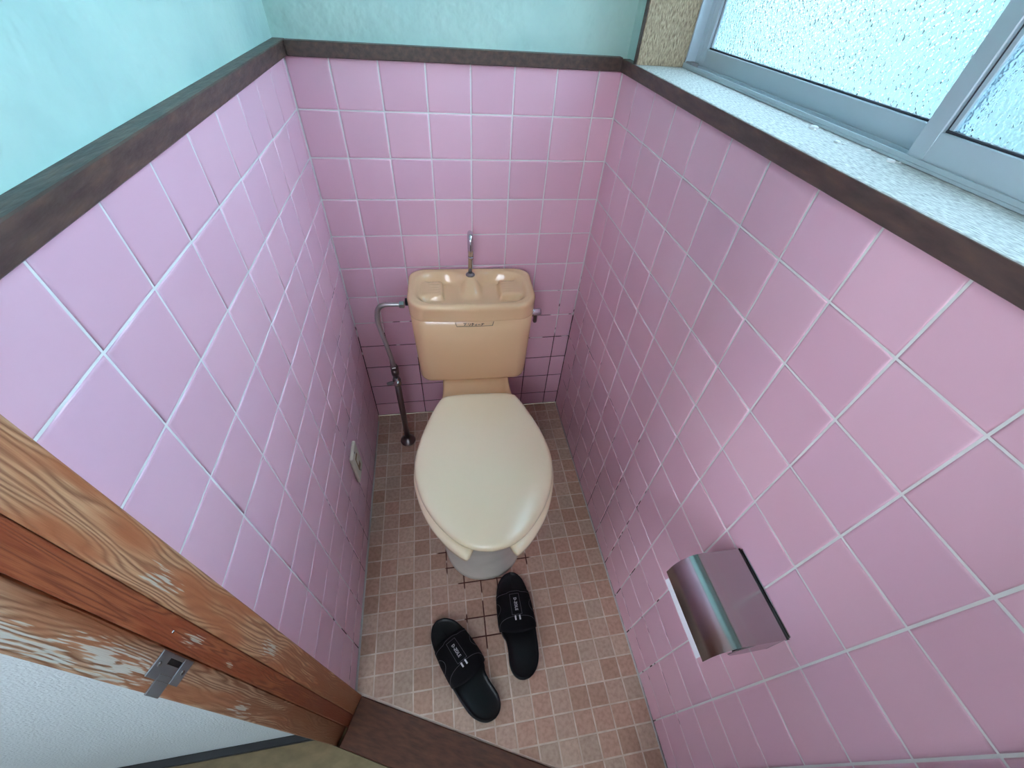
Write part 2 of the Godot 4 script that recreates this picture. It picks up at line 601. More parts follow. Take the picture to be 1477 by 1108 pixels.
func floor_tiles() -> void:
	var fl := node("floor")
	struct(fl, "floor of small brown square mosaic tiles with pale joints")
	# joint cement with the dark stains seen round the foot of the toilet and between the slippers
	var spots := [[0.25, 0.60, 0.02], [0.268, 0.646, 0.022], [0.309, 0.690, 0.026], [0.357, 0.70, 0.03], [0.405, 0.697, 0.028], [0.498, 0.647, 0.02],
		[0.357, 0.77, 0.02], [0.357, 0.80, 0.03], [0.357, 0.83, 0.03], [0.357, 0.857, 0.022], [0.325, 0.795, 0.022], [0.385, 0.796, 0.026], [0.33, 0.845, 0.022], [0.39, 0.847, 0.022]]
	var n := noise(131, 0.04, 3)
	var img := Image.create(400, 700, false, Image.FORMAT_RGB8)
	for y in 700:
		for x in 400:
			var p := Vector2(x * 0.002, y * 0.002)
			var q := n.get_noise_2d(x, y)
			var c := Color(0.88, 0.81, 0.75).lerp(Color(0.80, 0.71, 0.64), clampf(0.5 + q, 0.0, 1.0))
			for s in spots:
				var d: float = (p - Vector2(s[0], s[1])).length() / s[2] + q * 0.5
				c = c.lerp(Color(0.30, 0.15, 0.11), smoothstep(1.15, 0.75, d) * 0.9)
			img.set_pixel(x, y, c)
	var jm := mat(Color.WHITE, 0.9)
	jm.albedo_texture = ImageTexture.create_from_image(img)
	jm.texture_repeat = false
	var v := PackedVector3Array()
	var uv := PackedVector2Array()
	for y in [-0.0007, -0.03]:
		for c in [[0, 0], [0.8, 0], [0.8, 1.3], [0, 1.3]]:
			v.append(Vector3(c[0], y, c[1]))
			uv.append(Vector2(c[0] / 0.8, c[1] / 1.4))
	var t := Vector2(cos(deg_to_rad(DOOR_A)), sin(deg_to_rad(DOOR_A)))
	# the bed ends at the doorway: its front corners lie on the threshold's inner edge
	var o2 := Vector2(DOOR_O.x, DOOR_O.z)
	var cut := func(x: float) -> float: return o2.y + (x - o2.x) * tan(deg_to_rad(DOOR_A)) + 0.004
	for i in 8:
		if v[i].z > 1.0:
			v[i].z = cut.call(v[i].x)
			uv[i].y = v[i].z / 1.4
	part("grout", build(v, PackedInt32Array([0, 1, 2, 0, 2, 3, 4, 6, 5, 4, 7, 6, 0, 4, 5, 0, 5, 1, 1, 5, 6, 1, 6, 2, 2, 6, 7, 2, 7, 3, 3, 7, 4, 3, 4, 0]), false, true, uv), jm, fl)
	# tiles: 50 mm pitch; those under the foot of the toilet and in the deepest corners joined, the others each a piece of its own
	var region := PackedVector2Array([Vector2(XL + 0.003, 0.001), Vector2(XR - 0.003, 0.001), Vector2(XR - 0.003, cut.call(XR) - 0.008), Vector2(XL + 0.003, cut.call(XL) - 0.008)])
	var rest := SurfaceTool.new()
	rest.begin(Mesh.PRIMITIVE_TRIANGLES)
	var flat := Basis(Vector3.RIGHT, -PI / 2)
	for r in 26:
		for c in 15:
			var x0 := 0.0065 + 0.05015 * c
			var z0 := -0.0063 + 0.0501 * r
			var g := 0.0017
			var sq := PackedVector2Array([Vector2(x0 + g, z0 + g), Vector2(x0 + 0.05015 - g, z0 + g), Vector2(x0 + 0.05015 - g, z0 + 0.0501 - g), Vector2(x0 + g, z0 + 0.0501 - g)])
			var mid := Vector2(x0 + 0.025, z0 + 0.025)
			var pieces := Geometry2D.intersect_polygons(sq, region)
			if pieces.is_empty():
				continue
			var p: PackedVector2Array = pieces[0]
			var whole := p.size() == 4 and absf(poly_area(p) - 0.0467 * 0.0467) < 0.0002
			var m: Material = M["floor%d" % rng.randi_range(0, 5)]
			var tilt := Basis.from_euler(Vector3(rng.randfn(0.0, 0.004), rng.randfn(0.0, 0.004), rng.randfn(0.0, 0.003)))
			var lift := rng.randf_range(-0.0002, 0.0002)
			if absf(mid.x - 0.383) < 0.125 and mid.y > 0.02 and mid.y < 0.62:
				rest.append_from(tile_mesh(0.0467, 0.0467, 0.005, 0.0005), 0, Transform3D(flat, Vector3(mid.x, 0, mid.y)))
			elif whole:
				var o := part("tile", tile_mesh(0.0467, 0.0467, 0.005, 0.0005), m, fl)
				o.transform = Transform3D(flat * tilt, Vector3(x0 + 0.025075, lift, z0 + 0.02505))
			elif poly_area(p) > 0.00006:
				var c2 := Vector2.ZERO
				for q in p:
					c2 += q
				c2 /= p.size()
				var loc := PackedVector2Array()
				for q in p:
					loc.append(q - c2)
				part("tile", prism(loc, -0.005, lift, 0.0009), m, fl, Vector3(c2.x, 0, c2.y))
	var ro := part("tile_bed", rest.commit(), M.floor0, fl)
	ro.set_meta("kind", "stuff")
	# beads of white sealant where the floor meets the walls
	part("sealant", tube([Vector3(XL + 0.001, 0.0005, 0.03), Vector3(XL + 0.001, 0.0005, 0.925)], 0.0032, 8), M.caulk, fl)
	part("sealant", tube([Vector3(XR - 0.001, 0.0003, 0.02), Vector3(XR - 0.001, 0.0003, 1.255)], 0.0026, 8), M.caulk, fl)

func poly_area(p: PackedVector2Array) -> float:
	var a := 0.0
	for i in p.size():
		a += p[i].cross(p[(i + 1) % p.size()])
	return absf(a) / 2.0

# ------------------------------------------------------------------ window
func window() -> void:
	var sill := node("trim_3")
	struct(sill, "weathered pale wooden window sill with a dark front edge")
	slab(sill, "sill_board", Vector3(0.7478, 1.170, 0.077), Vector3(0.905, 1.1915, 1.30), M.sill, 0.0008)
	slab(sill, "front_edge", Vector3(0.7455, 1.1665, 0.010), Vector3(0.7476, 1.191, 1.262), M.dark_wood, 0.0006)
	slab(sill, "front_edge", Vector3(0.7478, 1.1665, 0.010), Vector3(0.7636, 1.1912, 0.0765), M.dark_wood, 0.0008)
	var rev := node("trim_4")
	struct(rev, "rough brown wooden lining at the side of the window")
	slab(rev, "lining", Vector3(0.7478, 1.1917, 0.077), Vector3(0.905, 2.12, 0.0925), M.reveal, 0.0008)
	slab(rev, "edge", Vector3(0.7455, 1.1917, 0.0772), Vector3(0.7476, 2.12, 0.092), M.dark_wood, 0.0006)
	slab(rev, "lining", Vector3(0.7478, 1.1917, 1.28), Vector3(0.905, 2.12, 1.295), M.reveal, 0.0008)
	slab(rev, "lining", Vector3(0.7478, 2.105, 0.0926), Vector3(0.905, 2.12, 1.2798), M.reveal, 0.0008)
	var w := node("window_1")
	struct(w, "sliding aluminium window with two panes of frosted pebbled glass")
	# outer frame: sill track with its lips, jambs, head
	var fr := node_part("frame", w)
	slab(fr, "track", Vector3(0.853, 1.1918, 0.0928), Vector3(0.904, 1.1955, 1.2797), M.aluminium, 0.0006)
	slab(fr, "track_lip", Vector3(0.853, 1.1955, 0.0928), Vector3(0.8555, 1.2005, 1.2797), M.aluminium, 0.0004)
	slab(fr, "track_lip", Vector3(0.8735, 1.1955, 0.0928), Vector3(0.8755, 1.2005, 1.2797), M.aluminium, 0.0004)
	slab(fr, "track_lip", Vector3(0.8560, 1.1955, 0.56), Vector3(0.8620, 1.1985, 0.68), M.aluminium, 0.0004)
	slab(fr, "end_block", Vector3(0.8558, 1.1955, 0.096), Vector3(0.8730, 1.2035, 0.122), M.dull_metal, 0.0006)
	slab(fr, "jamb", Vector3(0.855, 1.2005, 0.0928), Vector3(0.904, 2.104, 0.098), M.aluminium, 0.0006)
	slab(fr, "jamb", Vector3(0.8765, 1.2005, 0.098), Vector3(0.880, 2.104, 0.1125), M.aluminium, 0.0004)
	slab(fr, "jamb", Vector3(0.855, 1.2005, 1.2745), Vector3(0.904, 2.104, 1.2797), M.aluminium, 0.0006)
	slab(fr, "head", Vector3(0.855, 2.095, 0.098), Vector3(0.904, 2.104, 1.2745), M.aluminium, 0.0006)
	sash(w, 0.878, 0.108, 0.712)
	sash(w, 0.857, 0.686, 1.273)

func node_part(called: String, parent: Node) -> Node3D:
	var o := Node3D.new()
	o.name = called
	parent.add_child(o, true)
	return o

func sash(w: Node, x: float, z0: float, z1: float) -> void:
	var s := node_part("sash", w)
	var d := 0.016
	slab(s, "rail", Vector3(x, 1.1965, z0), Vector3(x + d, 1.2285, z1), M.aluminium, 0.0008)
	slab(s, "rail", Vector3(x, 2.075, z0), Vector3(x + d, 2.097, z1), M.aluminium, 0.0008)
	slab(s, "stile", Vector3(x - 0.0006, 1.1965, z0), Vector3(x + d, 2.097, z0 + 0.023), M.aluminium, 0.0012)
	slab(s, "stile", Vector3(x - 0.0006, 1.1965, z1 - 0.023), Vector3(x + d, 2.097, z1), M.aluminium, 0.0012)
	slab(s, "gasket", Vector3(x + 0.0035, 1.2285, z0 + 0.023), Vector3(x + 0.0125, 1.2312, z1 - 0.023), M.gasket, 0.0006)
	slab(s, "gasket", Vector3(x + 0.0045, 1.2312, z0 + 0.023), Vector3(x + 0.0115, 2.075, z0 + 0.0245), M.gasket, 0.0003)
	slab(s, "bead", Vector3(x + 0.0045, 1.2312, z0 + 0.0245), Vector3(x + 0.0115, 2.075, z0 + 0.030), M.aluminium, 0.0005)
	slab(s, "pane", Vector3(x + 0.006, 1.2295, z0 + 0.024), Vector3(x + 0.010, 2.0745, z1 - 0.0235), M.frosted, 0.0002)

# ------------------------------------------------------------------ doorway
func doorway() -> void:
	var d := node("door_1", DOOR_O, -deg_to_rad(DOOR_A))
	struct(d, "old wooden door frame with worn stained grain and a brown threshold")
	# in the frame's own axes x runs across the opening and z outwards, through the wall
	var strips := [["post", -0.09, 0.0, 0.0, 0.040, 501, 11.0, c255(204, 154, 116), c255(142, 92, 64), c255(172, 100, 64), [[0.6, 0.30, 0.16, 0.022], [0.6, 0.52, 0.2, 0.02]], 0.0015],
		["stop", -0.09, -0.0015, 0.0403, 0.0655, 502, 3.0, c255(164, 90, 56), c255(122, 58, 36), c255(148, 70, 42), [[0.5, 0.385, 0.25, 0.012], [0.7, 0.46, 0.12, 0.008]], 0.0015],
		["rebate", -0.09, -0.0135, 0.0657, 0.1045, 503, 8.0, c255(198, 158, 126), c255(132, 88, 62), c255(168, 104, 70), [[0.65, 0.335, 0.36, 0.05], [0.78, 0.235, 0.25, 0.03], [0.75, 0.55, 0.2, 0.02], [0.8, 0.27, 0.2, 0.04]], 0.0015]]
	for s in strips:
		var tex := wood_image(160, 1280, s[5], s[6], s[7], s[8], s[9], s[10])
		var m := mat(Color.WHITE, 0.5)
		m.albedo_texture = tex[0]
		relief(m, tex[1], 0.12)
		var o := part(s[0], grained_post(s[1], s[2], s[3], s[4], 1.30, s[11]), m, d)
		o.set_meta("label", {"post": "deeply grained orange-brown upright next to the tiles", "stop": "smooth reddish door stop strip", "rebate": "brown door rebate with flaking white paint"}[s[0]])
	for s in strips:     # the upper half of the same uprights, above the picture
		var o2 := slab(d, s[0], Vector3(s[1], 1.3002, s[3]), Vector3(s[2], 2.02, s[4]), M.threshold, 0.001)
		o2.set_meta("label", "upper length of the stained upright")
	# threshold board
	slab(d, "threshold", Vector3(0.0004, -0.03, 0.001), Vector3(0.68, 0.006, 0.1035), M.threshold, 0.0025)
	# the other side and the head of the frame, behind the camera
	slab(d, "post", Vector3(0.6802, -0.03, 0.0), Vector3(0.725, 2.0995, 0.1045), M.threshold, 0.002)
	slab(d, "head", Vector3(-0.09, 2.021, 0.0), Vector3(0.68, 2.10, 0.1045), M.threshold, 0.002)
	# strike plate let into the rebate
	var k := node_part("strike_plate", d)
	var px := -0.0128
	slab(k, "plate", Vector3(px, 0.787, 0.068), Vector3(px + 0.0016, 0.806, 0.0925), M.dull_metal, 0.0005)
	slab(k, "plate", Vector3(px, 0.744, 0.068), Vector3(px + 0.0016, 0.7615, 0.0925), M.dull_metal, 0.0005)
	slab(k, "plate", Vector3(px, 0.7616, 0.068), Vector3(px + 0.0016, 0.7869, 0.0722), M.dull_metal, 0.0005)
	slab(k, "plate", Vector3(px, 0.7616, 0.0865), Vector3(px + 0.0016, 0.7869, 0.0925), M.dull_metal, 0.0005)
	slab(k, "tongue", Vector3(px, 0.762, 0.0926), Vector3(px + 0.0018, 0.7865, 0.1058), M.dull_metal, 0.0005)
	slab(k, "recess", Vector3(px - 0.0001, 0.7617, 0.0723), Vector3(px + 0.0004, 0.7868, 0.0778), M.black_plastic, 0.0001)
	slab(k, "recess_slope", Vector3(px, 0.7617, 0.0779), Vector3(px + 0.0008, 0.7868, 0.0864), M.dull_metal, 0.0002)
	for y in [0.7985, 0.7515]:
		part("screw", lathe([[0.0026, 0.0], [0.0026, 0.0006], [0.0018, 0.0012], [0.0, 0.0013]], 12), M.old_chrome, k, Vector3(px + 0.0014, y, 0.080), Vector3(0, 0, -PI / 2))
	# a nail driven into the stop
	part("nail", lathe([[0.0014, -0.002], [0.0016, 0.0004], [0.0, 0.0008]], 10), M.chrome, d, Vector3(-0.0013, 0.829, 0.0535), Vector3(0, 0, -PI / 2))
	# the stretch of wall beside the doorway
	var f := node("wall_front", DOOR_O, -deg_to_rad(DOOR_A))
	struct(f, "plain wall over and beside the doorway")
	slab(f, "panel", Vector3(0.7255, -0.03, 0.003), Vector3(0.98, 2.4, 0.1), M.plaster)
	slab(f, "panel", Vector3(-0.12, 2.101, 0.003), Vector3(0.7253, 2.4, 0.1), M.plaster)

func grained_post(x0: float, x1: float, z0: float, z1: float, h: float, b: float) -> ArrayMesh:
	# an upright whose grain follows its length; u runs across its face, v down it
	var prof := [[x0, z0], [x1 - b, z0], [x1, z0 + b], [x1, z1 - b], [x1 - b, z1], [x0, z1]]
	var us := [-0.6, 0.0, 0.02, 0.98, 1.0, 1.6]
	var st := SurfaceTool.new()
	st.begin(Mesh.PRIMITIVE_TRIANGLES)
	st.set_smooth_group(-1)
	for i in prof.size():
		var j := (i + 1) % prof.size()
		var a := Vector3(prof[i][0], -0.03, prof[i][1])
		var c := Vector3(prof[j][0], -0.03, prof[j][1])
		var up := Vector3(0, h + 0.03, 0)
		var ua: float = us[i]
		var uc: float = us[j] if j > 0 else 2.2
		for q in [[a, ua, 1.0], [a + up, ua, 0.0], [c + up, uc, 0.0], [a, ua, 1.0], [c + up, uc, 0.0], [c, uc, 1.0]]:
			st.set_uv(Vector2(q[1], q[2]))
			st.add_vertex(q[0])
	for y in [-0.03, h]:
		for i in range(1, prof.size() - 1):
			var tri := [0, i, i + 1] if y > 0 else [0, i + 1, i]
			for t in tri:
				st.set_uv(Vector2(us[t], 0.0))
				st.add_vertex(Vector3(prof[t][0], y, prof[t][1]))
	st.generate_normals()
	return st.commit()

# ------------------------------------------------------------------ corridor behind the camera
func corridor() -> void:
	var w := node("wall_corridor")
	struct(w, "pale grey textured wall of the corridor outside the doorway")
	slab(w, "wallpaper", Vector3(-1.6, -0.03, 0.9165), Vector3(-0.056, 2.4, 0.990), M.wallpaper, 0.001)
	slab(w, "panel", Vector3(-1.7, -0.03, 0.9165), Vector3(-1.6005, 2.4, 1.4), M.wallpaper, 0.001)  # end wall, left open for a second added window that brings fill daylight
	slab(w, "panel", Vector3(-1.7, -0.03, 1.95), Vector3(-1.6005, 2.4, 2.6), M.wallpaper, 0.001)
	slab(w, "panel", Vector3(-1.7, -0.03, 1.4005), Vector3(-1.6005, 1.3, 1.9495), M.wallpaper, 0.001)
	slab(w, "panel", Vector3(-1.7, 2.1, 1.4005), Vector3(-1.6005, 2.4, 1.9495), M.wallpaper, 0.001)
	slab(w, "panel", Vector3(1.6005, -0.03, 1.421), Vector3(1.7, 2.4, 2.6), M.wallpaper, 0.001)
	slab(w, "panel", Vector3(0.9505, -0.03, 1.421), Vector3(1.6, 2.4, 1.5), M.wallpaper, 0.001)
	# far wall with an added, unseen window opening for fill daylight
	slab(w, "panel", Vector3(-1.6, -0.03, 2.5), Vector3(-0.5, 2.4, 2.6), M.wallpaper, 0.001)
	slab(w, "panel", Vector3(0.25, -0.03, 2.5), Vector3(1.6, 2.4, 2.6), M.wallpaper, 0.001)
	slab(w, "panel", Vector3(-0.4995, -0.03, 2.5), Vector3(0.2495, 1.6, 2.6), M.wallpaper, 0.001)
	slab(w, "panel", Vector3(-0.4995, 2.3, 2.5), Vector3(0.2495, 2.4, 2.6), M.wallpaper, 0.001)
	var b := node("baseboard_corridor")
	struct(b, "black baseboard along the corridor wall")
	slab(b, "board", Vector3(-1.6, 0.0, 0.9902), Vector3(-0.052, 0.022, 1.0055), M.skirting, 0.001)
	var f := node("floor_corridor")
	struct(f, "olive brown corridor floor outside the threshold")
	slab(f, "sheet", Vector3(-1.7, -0.06, 0.93), Vector3(1.7, -0.0305, 2.6), M.corridor_floor, 0.001)
	var p := PackedVector2Array([Vector2(-1.6, 0.9842), Vector2(-0.030, 0.9842), Vector2(-0.030, 1.023)])
	var t := Vector2(cos(deg_to_rad(DOOR_A)), sin(deg_to_rad(DOOR_A)))
	var n := Vector2(-t.y, t.x)
	var o := Vector2(DOOR_O.x, DOOR_O.z)
	p = PackedVector2Array([Vector2(-1.6, 0.9842), o + t * -0.09 + n * 0.1047, o + t * 0.98 + n * 0.1047, Vector2(1.6, 1.50), Vector2(1.6, 2.5), Vector2(-1.6, 2.5)])
	part("sheet", prism(p, -0.0304, 0.0, 0.0), M.corridor_floor, f)
	var c := node("ceiling_corridor")
	struct(c, "white ceiling of the corridor")
	slab(c, "board", Vector3(-1.7, 2.4005, 0.9165), Vector3(1.7, 2.5, 2.6), M.white_paint)
	var g := node("window_2")  # both corridor windows are added to light the near floor and right wall
	struct(g, "clear panes of two added unseen corridor windows that let in fill daylight")
	slab(g, "pane", Vector3(-1.652, 1.3005, 1.4005), Vector3(-1.648, 2.0995, 1.9495), M.clear_glass, 0.0002)
	slab(g, "pane", Vector3(-0.4995, 1.6005, 2.548), Vector3(0.2495, 2.2995, 2.552), M.clear_glass, 0.0002)

func outdoors() -> void:
	var g := node("ground")
	struct(g, "pale ground outside the house")
	slab(g, "soil", Vector3(-12, -0.7, -12), Vector3(14, -0.5, 14), M.ground)
	var w := node("added_garden_wall")
	struct(w, "added dark garden wall that dims the view through the frosted window")
	slab(w, "render", Vector3(1.75, -0.5, -3), Vector3(1.9, 1.75, 4), M.outdoor_wall)  # added wall, placed and darkened to lower the brightness behind the frosted glass

# ------------------------------------------------------------------ toilet
func egg(table: Array, n := 40) -> Array:
	# closed plan outline from [z, half width] pairs, back to front down the right side and back up the left
	var pts := []
	for e in table:
		pts.append(Vector2(e[1], e[0]))
	var r := spline(pts, 6)
	var out := []
	for p in r:
		out.append(p)
	for i in range(r.size() - 2, 0, -1):
		out.append(Vector2(-r[i].x, r[i].y))
	return out

func toilet() -> void:
	var t := node("toilet", Vector3(0.3975, 0, 0), -0.0316)
	tag(t, "cream toilet with closed lid and hand-wash basin on its cistern", "toilet")
	# bowl: a stack of plan outlines from the floor to the rim
	var rings := []
	var lev := [[0.0, 0.695, 0.128, 0.16, 0.0], [0.012, 0.692, 0.126, 0.16, 0.0], [0.05, 0.684, 0.120, 0.17, 0.0], [0.15, 0.684, 0.118, 0.18, 0.0], [0.24, 0.70, 0.132, 0.19, 0.0], [0.30, 0.722, 0.150, 0.20, 0.0], [0.345, 0.745, 0.164, 0.21, 0.0], [0.372, 0.756, 0.170, 0.22, 0.0], [0.383, 0.752, 0.166, 0.222, 0.0]]
	for l in lev:
		var o := []
		for k in 56:
			var a := TAU * k / 56
			var zc := 0.535
			var zz: float = sin(a)
			var x: float = l[2] * signf(cos(a)) * pow(absf(cos(a)), 0.86)
			var z: float = zc + ((l[1] - zc) * pow(zz, 0.92) if zz >= 0.0 else -(zc - l[3]) * pow(-zz, 0.75))
			x *= 1.0 - 0.42 * smoothstep(0.15, 0.85, -zz)
			o.append(Vector3(x, l[0], z))
		rings.append(o)
	part("bowl", loft(rings), M.grey_china, t).set_meta("label", "grey china foot of the bowl")
	# deck that carries the cistern
	var deck := egg([[0.03, 0.0], [0.032, 0.07], [0.05, 0.11], [0.10, 0.112], [0.20, 0.106], [0.26, 0.108], [0.30, 0.116], [0.34, 0.126], [0.42, 0.13], [0.45, 0.06], [0.452, 0.0]])
	part("deck", loft([ring(inset(deck, 0.012), 0.16), ring(inset(deck, 0.004), 0.30), ring(deck, 0.34), ring(deck, 0.374), ring(inset(deck, 0.002), 0.380), ring(inset(deck, 0.007), 0.384)]), M.cream, t).set_meta("label", "cream china deck between bowl and cistern")
	# seat ring, open at the front
	var outer := spline([Vector2(-0.054, 0.785), Vector2(-0.074, 0.773), Vector2(-0.106, 0.742), Vector2(-0.144, 0.688), Vector2(-0.171, 0.62), Vector2(-0.182, 0.555), Vector2(-0.173, 0.475), Vector2(-0.146, 0.391), Vector2(-0.118, 0.325), Vector2(-0.09, 0.308), Vector2(0.0, 0.304),
		Vector2(0.09, 0.308), Vector2(0.118, 0.325), Vector2(0.146, 0.391), Vector2(0.173, 0.475), Vector2(0.182, 0.555), Vector2(0.171, 0.62), Vector2(0.144, 0.688), Vector2(0.106, 0.742), Vector2(0.074, 0.773), Vector2(0.054, 0.785)], 5)
	var sr := []
	for i in outer.size():
		var a: Vector2 = outer[i]
		var d: Vector2 = (outer[mini(i + 1, outer.size() - 1)] - outer[maxi(i - 1, 0)]).normalized()
		var inw := Vector2(-d.y, d.x)
		if inw.dot(Vector2(0, 0.55) - a) < 0.0:
			inw = -inw
		var end := minf(float(i), float(outer.size() - 1 - i))
		var wd := 0.052
		var r := []
		for e in [[0.000, 0.0], [0.0, 0.010], [0.003, 0.016], [0.010, 0.0195], [0.026, 0.020], [wd - 0.010, 0.016], [wd - 0.003, 0.011], [wd, 0.005], [wd - 0.006, 0.0], [0.006, -0.001]]:
			var p: Vector2 = a + inw * e[0]
			r.append(Vector3(p.x, 0.3866 + e[1], p.y))
		if end < 2.0:     # rounded ends
			var mid3 := Vector3.ZERO
			for q in r:
				mid3 += q / r.size()
			for q in r.size():
				r[q] = mid3.lerp(r[q], 0.62 if end < 1.0 else 0.93)
		sr.append(r)
	part("seat", loft(sr), M.cream_plastic, t).set_meta("label", "cream open-front seat under the lid")
	# lid
	var lo := egg([[0.304, 0.0], [0.305, 0.06], [0.312, 0.100], [0.330, 0.118], [0.391, 0.144], [0.475, 0.170], [0.55, 0.1785], [0.62, 0.165], [0.675, 0.140], [0.72, 0.107], [0.752, 0.073], [0.771, 0.037], [0.777, 0.0]])
	var mid := Vector2(0, 0.545)
	var lr := [ring(inset(lo, 0.012), 0.4085), ring(inset(lo, 0.003), 0.4088), ring(inset(lo, 0.0005), 0.411), ring(lo, 0.415), ring(inset(lo, 0.0008), 0.4195), ring(inset(lo, 0.003), 0.4235), ring(inset(lo, 0.007), 0.4262), ring(inset(lo, 0.014), 0.4282)]
	var base := inset(lo, 0.014)
	for e in [[0.93, 0.4296], [0.83, 0.4310], [0.68, 0.4326], [0.5, 0.4338], [0.3, 0.4346], [0.12, 0.4349]]:
		lr.append(ring(scaled(base, mid, e[0]), e[1]))
	part("lid", loft(lr), M.cream_plastic, t).set_meta("label", "closed cream lid, egg-shaped and slightly domed")
	for s in [-1.0, 1.0]:
		part("hinge", tube([Vector3(s * 0.056, 0.402, 0.306), Vector3(s * 0.096, 0.402, 0.306)], 0.010, 14), M.cream_plastic, t)
	cistern(t)

func tank_outline(hw: float, z0: float, z1: float, bulge: float, r: float, n := 14) -> Array:
	# rounded oblong in plan with a slightly bowed front
	var pts := []
	var corners := [[hw - r, z0 + r * 0.8, -90.0], [hw - r, z1 - r, 0.0], [-hw + r, z1 - r, 90.0], [-hw + r, z0 + r * 0.8, 180.0]]
	for ci in 4:
		var c = corners[ci]
		for k in n + 1:
			var a := deg_to_rad(c[2] + 90.0 * k / n)
			var ry := r * 0.8 if (ci == 0 or ci == 3) else r
			pts.append(Vector2(c[0] + cos(a) * r, c[1] + sin(a) * ry))
		var d = corners[(ci + 1) % 4]
		var a0: Vector2 = pts[-1]
		var aa := deg_to_rad(d[2])
		var ry2 := r * 0.8 if ((ci + 1) % 4 == 0 or (ci + 1) % 4 == 3) else r
		var a1 := Vector2(d[0] + cos(aa) * r, d[1] + sin(aa) * ry2)
		for k in range(1, 12):
			pts.append(a0.lerp(a1, k / 12.0))
	for i in pts.size():
		var p: Vector2 = pts[i]
		var f := smoothstep(z0, z1, p.y)
		pts[i].y = p.y + bulge * f * (1.0 - (p.x / hw) * (p.x / hw))
	return pts

